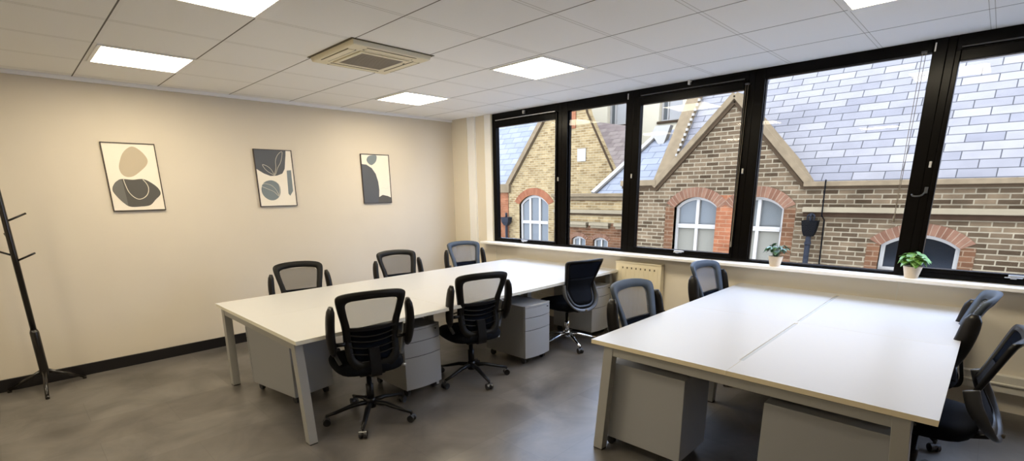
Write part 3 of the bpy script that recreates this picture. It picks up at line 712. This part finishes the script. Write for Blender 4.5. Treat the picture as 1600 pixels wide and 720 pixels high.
# ------------------------------------------------------------------ plants on the sill
def plant(loc, label, seed, lm, n, spread, lw, up):
    rnd = random.Random(seed)
    t = thing('potted_plant', label, 'plant', loc)
    b = MB(); s0, s1, h = .040, .058, .088
    k = 24
    def sq(r, z, n_=k):
        out = []
        for i in range(n_):
            a = 2*math.pi*i/n_; out.append((r*math.cos(a), r*math.sin(a), z))
        return out
    rings = [sq(s0, 0), sq(s1, h), sq(s1-.006, h), sq(s1-.010, h-.02)]
    vs = [p for r_ in rings for p in r_]; fs = [(i*k+j, i*k+(j+1) % k, (i+1)*k+(j+1) % k, (i+1)*k+j) for i in range(3) for j in range(k)]+[tuple(reversed(range(k)))]
    b.add(vs, fs).build('pot', MT['pot'], t, smooth=False)
    MB().lathe([(.046, h-.02), (.046, h-.012), (.02, h-.008)], 16).build('soil', MT['soil'], t)
    st = MB(); lf = MB()
    for q in range(n):
        a = rnd.uniform(0, 2*math.pi); rr = spread*math.sqrt(rnd.uniform(.05, 1)); hh = h+up*rnd.uniform(.45, 1)*(1-.35*(rr/spread)**2)
        p = V(rr*math.cos(a), rr*math.sin(a), hh)
        st.tube([(p.x*.12, p.y*.12, h-.012), (p.x*.5, p.y*.5, h+(hh-h)*.7), p], .0016, 5)
        d = V(math.cos(a), math.sin(a), rnd.uniform(-1.0, .25)).normalized(); side = d.cross(V(0, 0, 1)).normalized(); up_ = side.cross(d)
        ln = lw*rnd.uniform(1.1, 1.6); ww = lw*rnd.uniform(.42, .62); fold = rnd.uniform(.15, .35)
        N = 8; vv = []
        for i in range(N+1):
            u = i/N; wv = ww*math.sin(math.pi*min(1, u**.75))**.8 if 0 < u < 1 else .0008
            c = p-d*ln*.3+d*ln*u-V(0, 0, 1)*(.25*ln*u*u)
            vv += [c-side*wv+up_*wv*fold, c, c+side*wv+up_*wv*fold]
        ff = []
        for i in range(N): ff += [(3*i, 3*i+1, 3*i+4, 3*i+3), (3*i+1, 3*i+2, 3*i+5, 3*i+4)]
        lf.add(vv, ff)
    st.build('stem', lm, t)
    o = lf.build('foliage', lm, t, smooth=True); md = o.modifiers.new('s', 'SOLIDIFY'); md.thickness = .0008
plant((4.035, -1.285, .902), 'small bushy dark green plant in a beige pot, the left one on the sill', 3, MT['leaf2'], 46, .085, .034, .115)
plant((4.035, -2.225, .902), 'small bright green round-leaved plant in a beige pot in front of the thick mullion', 5, MT['leaf'], 44, .066, .052, .100)

# ------------------------------------------------------------------ outside: the buildings across the yard
XA = 9.0
def arch_outline(ya, yb, z0, zs, zt, n=14):
    yc, hw, rise = (ya+yb)/2, (yb-ya)/2, zt-zs
    Rr_ = (hw*hw+rise*rise)/(2*rise); zc = zt-Rr_; a0 = math.asin(hw/Rr_)
    pts = [(ya, z0), (yb, z0)]
    for i in range(n+1):
        a = a0-2*a0*i/n; pts.append((yc+Rr_*math.sin(a), zc+Rr_*math.cos(a)))
    return pts
def offset_arch(ya, yb, z0, zs, zt, d): return arch_outline(ya-d, yb+d, z0, zs+d*.35, zt+d)
def yz_prism(name, poly, x0, x1, material, parent, bevel=0, uv=False):
    return MB().prism(poly, lambda p: V(x0, p[0], p[1]), lambda p: V(x1, p[0], p[1])).build(name, material, parent, bevel=bevel, uv=uv)
def arched_window(parent, xf, ya, yb, z0, zs, zt, ring_t, ringm, mullions, transom, fw, glassm, lowerm, jambm, mw=.055, rec=.10, proud=0):
    # brick surround of real voussoirs
    n = 14; yc, hw, rise = (ya+yb)/2, (yb-ya)/2, zt-zs
    Rr_ = (hw*hw+rise*rise)/(2*rise); zc = zt-Rr_; a0 = math.asin(min(.98, hw/Rr_))
    mb = MB(); arc = lambda r, a: (yc+r*math.sin(a), zc+r*math.cos(a))
    pts_o = [arc(Rr_+ring_t, a0*1.08-2*a0*1.08*i/n) for i in range(n+1)]; pts_i = [arc(Rr_, a0-2*a0*i/n) for i in range(n+1)]
    poly = pts_o+pts_i[::-1]
    vs = [V(x, y, z) for x in (xf-.015-proud, xf+.12) for y, z in poly]; m_ = len(poly); fs = []
    for i in range(n):
        j = m_-1-i
        fs += [(i, i+1, j-1, j), (m_+i, m_+j, m_+j-1, m_+i+1)]
    fs += [(k, m_+k, m_+(k+1) % m_, (k+1) % m_) for k in range(m_)]
    o = mb.add(vs, fs).build('brick_arch', ringm, parent)
    lay = o.data.uv_layers.new(name='UVMap')
    for li, l in enumerate(o.data.loops):
        c = o.data.vertices[l.vertex_index].co; a = math.atan2(c.y-yc, c.z-zc); r = math.hypot(c.y-yc, c.z-zc)
        lay.data[li].uv = (a*(Rr_+ring_t/2), r-Rr_+.02)
    if jambm:
        for s in ((ya-ring_t, ya), (yb, yb+ring_t)):
            MB().box((xf-.008, s[0], z0), (xf+.10, s[1], zs+.02)).build('brick_jamb', jambm, parent, uv=True)
    out = arch_outline(ya, yb, z0, zs, zt); inn = arch_outline(ya+fw, yb-fw, z0+fw, zs-.01, zt-fw)
    f = MB(); x0, x1 = xf+rec, xf+rec+.07
    f.ring(out, inn, lambda p: V(x0, p[0], p[1]), lambda p: V(x1, p[0], p[1]))
    root = f.build('window_frame', MT['upvc'], parent)
    bars = MB()
    def topz(y): return zc+math.sqrt(max(0, Rr_**2-(y-yc)**2))-fw*.8
    for mu in mullions:
        y = ya+(yb-ya)*mu; bars.box((x0-.01, y-mw/2, z0+fw), (x1, y+mw/2, topz(y)))
    if transom: bars.box((x0-.008, ya+fw, transom-mw/2), (x1-.002, yb-fw, transom+mw/2)).box((x0-.02, ya+fw, transom-mw/2-.02), (x0, yb-fw, transom-mw/2+.005))
    bars.build('glazing_bar', MT['upvc'], root)
    if transom and lowerm is not glassm:
        yz_prism('pane', [(ya+.02, z0+.02), (yb-.02, z0+.02), (yb-.02, transom), (ya+.02, transom)], x1-.03, x1-.02, lowerm, root)
        g = [(y, max(z, transom)) for y, z in arch_outline(ya+.02, yb-.02, transom, zs, zt-.02)]
        yz_prism('pane', g, x1-.03, x1-.02, glassm, root)
    else: yz_prism('pane', arch_outline(ya+.02, yb-.02, z0+.02, zs, zt-.02), x1-.03, x1-.02, glassm, root)
def slab(parent, name, x0, z0, x1, z1, ya, yb, material, th=.05, poly=None):     # sloping roof slab from (x0,z0) up to (x1,z1)
    p = poly or [(0, ya), (1, ya), (1, yb), (0, yb)]
    d = V(-(z1-z0), 0, x1-x0).normalized()*th
    f = lambda q: V(x0+(x1-x0)*q[0], q[1], z0+(z1-z0)*q[0])
    return MB().prism(p, f, lambda q: f(q)-d).build(name, material, parent, uv=True)

struct(MB().box((4.36, -40, -4.3), (60, 60, -4.0)).build('ground', MT['asphalt']))

# building A, straight across: gable, slate roof, arched windows
A = thing('brick_gabled_building', 'brown brick building straight across, with a pointed gable and broad slate roof', 'building', (0, 0, 0))
GL, GP, GR, EZ = (2.494, 1.63), (1.082, 3.10), (-.19, 1.63), 1.63
w1 = (1.224, 2.110, -.35, 1.20, 1.405); w2 = (.075, .960, -.35, 1.20, 1.405); w3 = (-2.315, -1.370, .26, .66, .845); w4 = (-4.7, -3.75, .26, .66, .845)
holed_wall('wall', [(3.25, -4), (3.25, EZ), GL, GP, GR, (-9, EZ), (-9, -4)], [arch_outline(*w) for w in (w1, w2, w3, w4)], XA, XA+.3, MT['brickA'], A)
for w_, pr_ in ((w1, 0), (w2, .004)): arched_window(A, XA, *w_, .19, MT['ringA'], (.5,), .845, .055, MT['pane'], MT['blind'], MT['brickL'], .06, proud=pr_)
for w_ in (w3, w4): arched_window(A, XA, *w_, .17, MT['ringA'], (.5,), None, .055, MT['pane_dark'], MT['pane_dark'], MT['brickL'], .05)
MB().box((XA-.010, .93, -4), (XA+.1, 1.255, 1.44)).build('brick_pier', MT['brickR'], A, uv=True)
MB().box((XA-.012, 2.93, -4), (XA+.1, 3.255, 1.50)).build('brick_quoin', MT['brickR'], A, uv=True)
def coping(parent, a, b, x0, x1, th, material, name='gable_coping'):
    d = V(0, b[0]-a[0], b[1]-a[1]).normalized(); nrm = V(0, -d.z, d.y)
    if nrm.z < 0: nrm = -nrm
    p = [V(0, a[0], a[1]), V(0, b[0], b[1])]
    vs = [V(x, 0, 0)+q+nrm*s for x in (x0, x1) for q, s in ((p[0], -.02), (p[1], -.02), (p[1], th), (p[0], th))]
    return MB().add(vs, [(0, 1, 2, 3), (7, 6, 5, 4), (0, 4, 5, 1), (1, 5, 6, 2), (2, 6, 7, 3), (3, 7, 4, 0)]).build(name, material, parent, bevel=.01)
coping(A, (2.56, 1.60), (1.06, 3.17), XA-.09, XA+.34, .085, MT['coping']); coping(A, (1.10, 3.17), (-.26, 1.60), XA-.09, XA+.34, .085, MT['coping'])
coping(A, (2.54, 1.53), (1.06, 3.08), XA-.05, XA+.3, .05, MT['stone_d'], 'coping_moulding'); coping(A, (1.10, 3.08), (-.22, 1.53), XA-.05, XA+.3, .05, MT['stone_d'], 'coping_moulding')
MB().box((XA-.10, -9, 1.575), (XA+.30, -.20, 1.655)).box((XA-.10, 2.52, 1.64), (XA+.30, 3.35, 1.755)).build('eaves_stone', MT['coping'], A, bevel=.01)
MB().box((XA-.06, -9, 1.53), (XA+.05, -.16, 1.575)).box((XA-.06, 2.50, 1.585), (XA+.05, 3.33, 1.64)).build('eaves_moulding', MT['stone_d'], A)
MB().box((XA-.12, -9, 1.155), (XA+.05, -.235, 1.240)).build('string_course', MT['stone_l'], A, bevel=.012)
MB().box((XA-.07, -9, 1.075), (XA+.05, -.24, 1.155)).build('string_course_underside', MT['brick_shade'], A)  # shadow below the string course, painted as a dark band
tx = math.tan(math.radians(53)); RH = 5.6
slab(A, 'roof', XA+.05, EZ+.02, XA+.05+RH/tx, EZ+RH, -9, 2.42, MT['slate'], .12)
# the small roof behind the gable runs back into the main one
for a, b in (((2.46, 1.62), (1.082, 3.06)), ((1.082, 3.06), (-.15, 1.62))):
    MB().add([V(XA+.28, a[0], a[1]), V(XA+.28, b[0], b[1]), V(XA+.28+(b[1]-EZ)/tx+.1, b[0], b[1]), V(XA+.28+(a[1]-EZ)/tx+.1, a[0], a[1]),
              V(XA+.28, a[0], a[1]-.08), V(XA+.28, b[0], b[1]-.08), V(XA+.28+(b[1]-EZ)/tx+.1, b[0], b[1]-.08), V(XA+.28+(a[1]-EZ)/tx+.1, a[0], a[1]-.08)],
             [(0, 1, 2, 3), (7, 6, 5, 4), (0, 4, 5, 1), (1, 5, 6, 2), (2, 6, 7, 3), (3, 7, 4, 0)]).build('gable_roof', MT['slate'], A, uv=True)
slab(A, 'verge_coping', XA+.0, EZ+.12, XA+RH/tx, EZ+.12+RH, 2.34, 2.62, MT['coping'], .16)
st = MB()
for k in range(34):
    u = .25+k*.105; st.box((XA+u/tx*1.0, 2.30, EZ+.13+u), (XA+u/tx+.045, 2.345, EZ+.18+u))
st.build('stepped_flashing', MT['lead'], A)
MB().prism([(XA+.3, -4), (XA+.3, EZ), (XA+RH/tx, EZ+RH-.1), (XA+8, EZ+RH-.1), (XA+8, -4)], lambda p: V(p[0], 2.36, p[1]), lambda p: V(p[0], 2.60, p[1])).build('side_wall', MT['brickA'], A, uv=True)
t = thing('rainwater_downpipe', 'black rainwater hopper and downpipe on the brown brick wall', 'drainpipe', (XA-.12, -.385, 0))
MB().add([V(sx*a, sy*b, z) for z, a, b in ((.76, .045, .07), (.86, .07, .10), (1.0, .085, .115), (1.02, .09, .12)) for sx, sy in ((-1, -1), (1, -1), (1, 1), (-1, 1))],
         [(3, 2, 1, 0), (12, 13, 14, 15)]+[(i*4+k, i*4+(k+1) % 4, (i+1)*4+(k+1) % 4, (i+1)*4+k) for i in range(3) for k in range(4)]).build('hopper', MT['iron'], t)
MB().tube([(.0, 0, -4), (.0, 0, .78)], .042, 14).tube([(0, 0, .62), (0, 0, .66)], .052, 14).build('pipe', MT['iron_g'], t, smooth=True)
MB().tube(smooth_path([(0, .04, 1.0), (0, .05, 1.09), (0, 0, 1.13), (0, -.05, 1.09), (0, -.04, 1.0)]), .014, 8).tube(smooth_path([(.04, .0, 1.0), (.05, .0, 1.09), (0, 0, 1.13), (-.05, 0, 1.09), (-.04, 0, 1.0)]), .014, 8).build('leaf_guard', MT['iron_g'], t)
t = thing('cable_conduit', 'thin dark conduit running down the brown brick wall from the eaves', 'conduit', (XA-.02, -.56, 0))
MB().tube([(-.115, .03, 1.68), (-.125, .02, 1.22), (-.125, .018, 1.10), (0, .0, 1.03), (0, -.03, -.5), (0, -.03, -4)], .011, 8).build('rod', MT['iron'], t)

# low wing between the buildings
Cb = thing('low_brick_wing', 'low red-brown wing with stone cornices and small arched windows, behind the second window', 'building', (0, 0, 0))
XC = 12.3
lw1 = (6.67, 7.22, -.85, .02, .125); lw2 = (5.83, 6.38, -.85, .02, .125)
holed_wall('wall', [(7.9, -4), (7.9, 1.3), (2.9, 1.3), (2.9, -4)], [arch_outline(*lw1), arch_outline(*lw2)], XC, XC+.3, MT['brickL'], Cb)
for q in (lw1, lw2): arched_window(Cb, XC, *q, .12, MT['ringA'], (.5,), -.25, .07, MT['pane'], MT['pane'], None, .05, rec=.08)
MB().box((XC-.01, 2.9, .58), (XC+.1, 7.9, .80)).box((XC-.01, 2.9, .97), (XC+.1, 7.9, 1.24)).build('upper_brickwork', MT['brickB'], Cb, uv=True)
MB().box((XC-.20, 2.9, 1.36), (XC+.4, 7.95, 1.46)).box((XC-.12, 2.9, 1.26), (XC+.3, 7.93, 1.36)).build('cornice', MT['stone'], Cb, bevel=.02)
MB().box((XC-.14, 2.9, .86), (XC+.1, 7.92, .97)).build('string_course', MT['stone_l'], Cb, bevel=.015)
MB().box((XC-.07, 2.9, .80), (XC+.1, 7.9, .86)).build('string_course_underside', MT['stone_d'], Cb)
for a, b in ((6.56, 7.40), (5.74, 6.46), (4.9, 5.56)): MB().box((XC-.16, a, .49), (XC+.1, b, .585)).box((XC-.10, a+.03, .42), (XC+.1, b-.03, .49)).build('stone_lintel', MT['stone_l'], Cb, bevel=.015)
slab(Cb, 'roof', 12.72, 1.46, 15.05, 3.42, 2.9, 6.6, MT['slateb'], .08, poly=[(0, 6.62), (1, 5.60), (1, 2.9), (0, 2.9)])
hd = [V(12.62, 6.66, 1.48), V(15.05, 5.62, 3.50)]
MB().bar([hd[0], hd[1]], .16, .07, ref=V(-.6, 0, .75)).build('white_hip_edge', MT['lead'], Cb)
MB().prism([(5.76, 3.30), (5.62, 3.52), (5.12, 3.50), (5.38, 2.78)], lambda p: V(14.50, p[0], p[1]), lambda p: V(14.7, p[0], p[1])).build('white_gable', MT['lead'], Cb)
MB().box((12.6, 2.9, -4), (15.2, 3.1, 1.4)).box((15.0, 2.9, -4), (15.2, 6.6, 1.5)).box((12.6, 7.7, -4), (14.4, 7.9, 1.3)).build('rear_wall', MT['brickL'], Cb, uv=True)

# building B, farther left: tall yellow brick gable
B = thing('yellow_brick_gabled_building', 'taller yellow brick gabled building at the left with orange arch over a white window', 'building', (0, 0, 0))
XB = 14.5
bw = (10.05, 11.62, -1.2, 1.03, 1.40)
holed_wall('wall', [(24, -4), (24, 1.80), (12.05, 1.84), (8.86, 5.85), (8.3, 4.18), (7.09, 2.02), (7.09, -4)], [arch_outline(*bw)], XB, XB+.35, MT['brickB'], B)
arched_window(B, XB, *bw, .28, MT['ringB'], (.34, .67), .33, .10, MT['pane_dark'], MT['pane_dark'], MT['brickB'], .10)
for o in B.children:
    if o.name.startswith('window_frame'):
        for c_ in o.children:
            if c_.name.startswith('pane'): c_.data.materials[0] = MT['pane']
coping(B, (12.20, 1.74), (8.82, 5.95), XB-.12, XB+.35, .17, MT['coping']); coping(B, (8.82, 5.90), (8.30, 4.20), XB-.03, XB+.10, .0, MT['stone_d']); coping(B, (8.30, 4.20), (7.05, 2.0), XB-.03, XB+.10, .0, MT['stone_d'])
MB().box((XB-.14, 12.1, 1.50), (XB+.3, 24.1, 1.86)).build('eaves_stone', MT['stone'], B, bevel=.02)
MB().box((XB-.03, 12.25, -4), (XB+.1, 13.0, 1.5)).build('brick_quoin', MT['brickR'], B, uv=True)
MB().box((XB-.03, 8.78, 3.74), (XB+.1, 9.24, 5.5)).build('brick_flue', MT['brickR'], B, uv=True)
MB().box((XB-.03, 8.31, 2.58), (XB+.05, 8.68, 3.02)).build('stone_plaque', MT['lead'], B)
slab(B, 'roof', XB+.15, 1.84, XB+.15+5.2/tx, 7.0, 10.9, 24, MT['slateb'], .12)
MB().box((XB+.35, 23.8, -4), (XB+5, 24, 1.8)).box((XB+.35, 7.09, -4), (XB+5, 7.3, 2.0)).build('side_wall', MT['brickB'], B, uv=True)
t = thing('rainwater_downpipe', 'grey rainwater hopper and pipe on the yellow brick building, far left window', 'drainpipe', (XB-.18, 12.22, 0))
MB().add([V(sx*a, sy*b, z) for z, a, b in ((.16, .07, .10), (.30, .11, .19), (.50, .12, .22)) for sx, sy in ((-1, -1), (1, -1), (1, 1), (-1, 1))],
         [(3, 2, 1, 0), (8, 9, 10, 11)]+[(i*4+k, i*4+(k+1) % 4, (i+1)*4+(k+1) % 4, (i+1)*4+k) for i in range(2) for k in range(4)]).build('hopper', MT['iron_g'], t)
MB().tube([(0, 0, -4), (0, 0, .2)], .06, 12).tube([(0, 0, .5), (0, 0, .68)], .05, 10).build('pipe', MT['iron_g'], t, smooth=True)

# roof of a house between, and the cream block behind
Dd = thing('slate_roofed_house', 'weathered pinkish slate roof sloping behind the yellow brick gable', 'building', (0, 0, 0))
slab(Dd, 'roof', 17.5, 2.0, 20.96, 4.95, 8, 14, MT['slatep'], .1, poly=[(0, 14), (1, 14), (1, 12.9), (.80, 10.0), (.52, 8.9), (.0, 7.9)])
MB().box((17.5, 7.9, -4), (17.8, 14, 2.0)).box((17.5, 8.0, -4), (20.5, 8.3, 2.0)).build('wall', MT['brickL'], Dd, uv=True)
E_ = thing('cream_rendered_block', 'cream rendered block with pale windows, farthest back above the roofs', 'building', (0, 0, 0))
XE = 22.0
c2 = lambda y, z: (-2.608+(y+2.608)*1.1527, 1.577+(z-1.577)*1.1527)
def ewin(ya, yb, za, zb): return [c2(ya, za), c2(yb, za), c2(yb, zb), c2(ya, zb)]
ew = [ewin(8.9, 10.45, 4.30, 5.9), ewin(6.95, 7.95, 4.24, 5.9), ewin(4.2, 5.2, 4.24, 5.9)]
holed_wall('wall', [(4, -4), (20, -4), (20, 11), (4, 11)], ew, XE, XE+.5, MT['creamwall'], E_)
for q in ew:
    (a, z0), (b, _), (_, z1), _ = q
    fr = MB(); rect_frame(fr, XE+.25, XE+.33, a, b, z0, z1, .09, .09, .09, .09); fr.box((XE+.24, b-.36, z0), (XE+.33, b-.30, z1))
    f = fr.build('window_frame', MT['upvc'], E_)
    MB().box((XE+.31, a, z0), (XE+.32, b-.33, z1)).build('pane', MT['pane_pale'], f); MB().box((XE+.31, b-.33, z0), (XE+.32, b, z1)).build('pane', MT['pane'], f)
    MB().box((XE-.08, a-.06, z0-.10), (XE+.3, b+.06, z0)).build('window_sill', MT['stone_d'], E_)
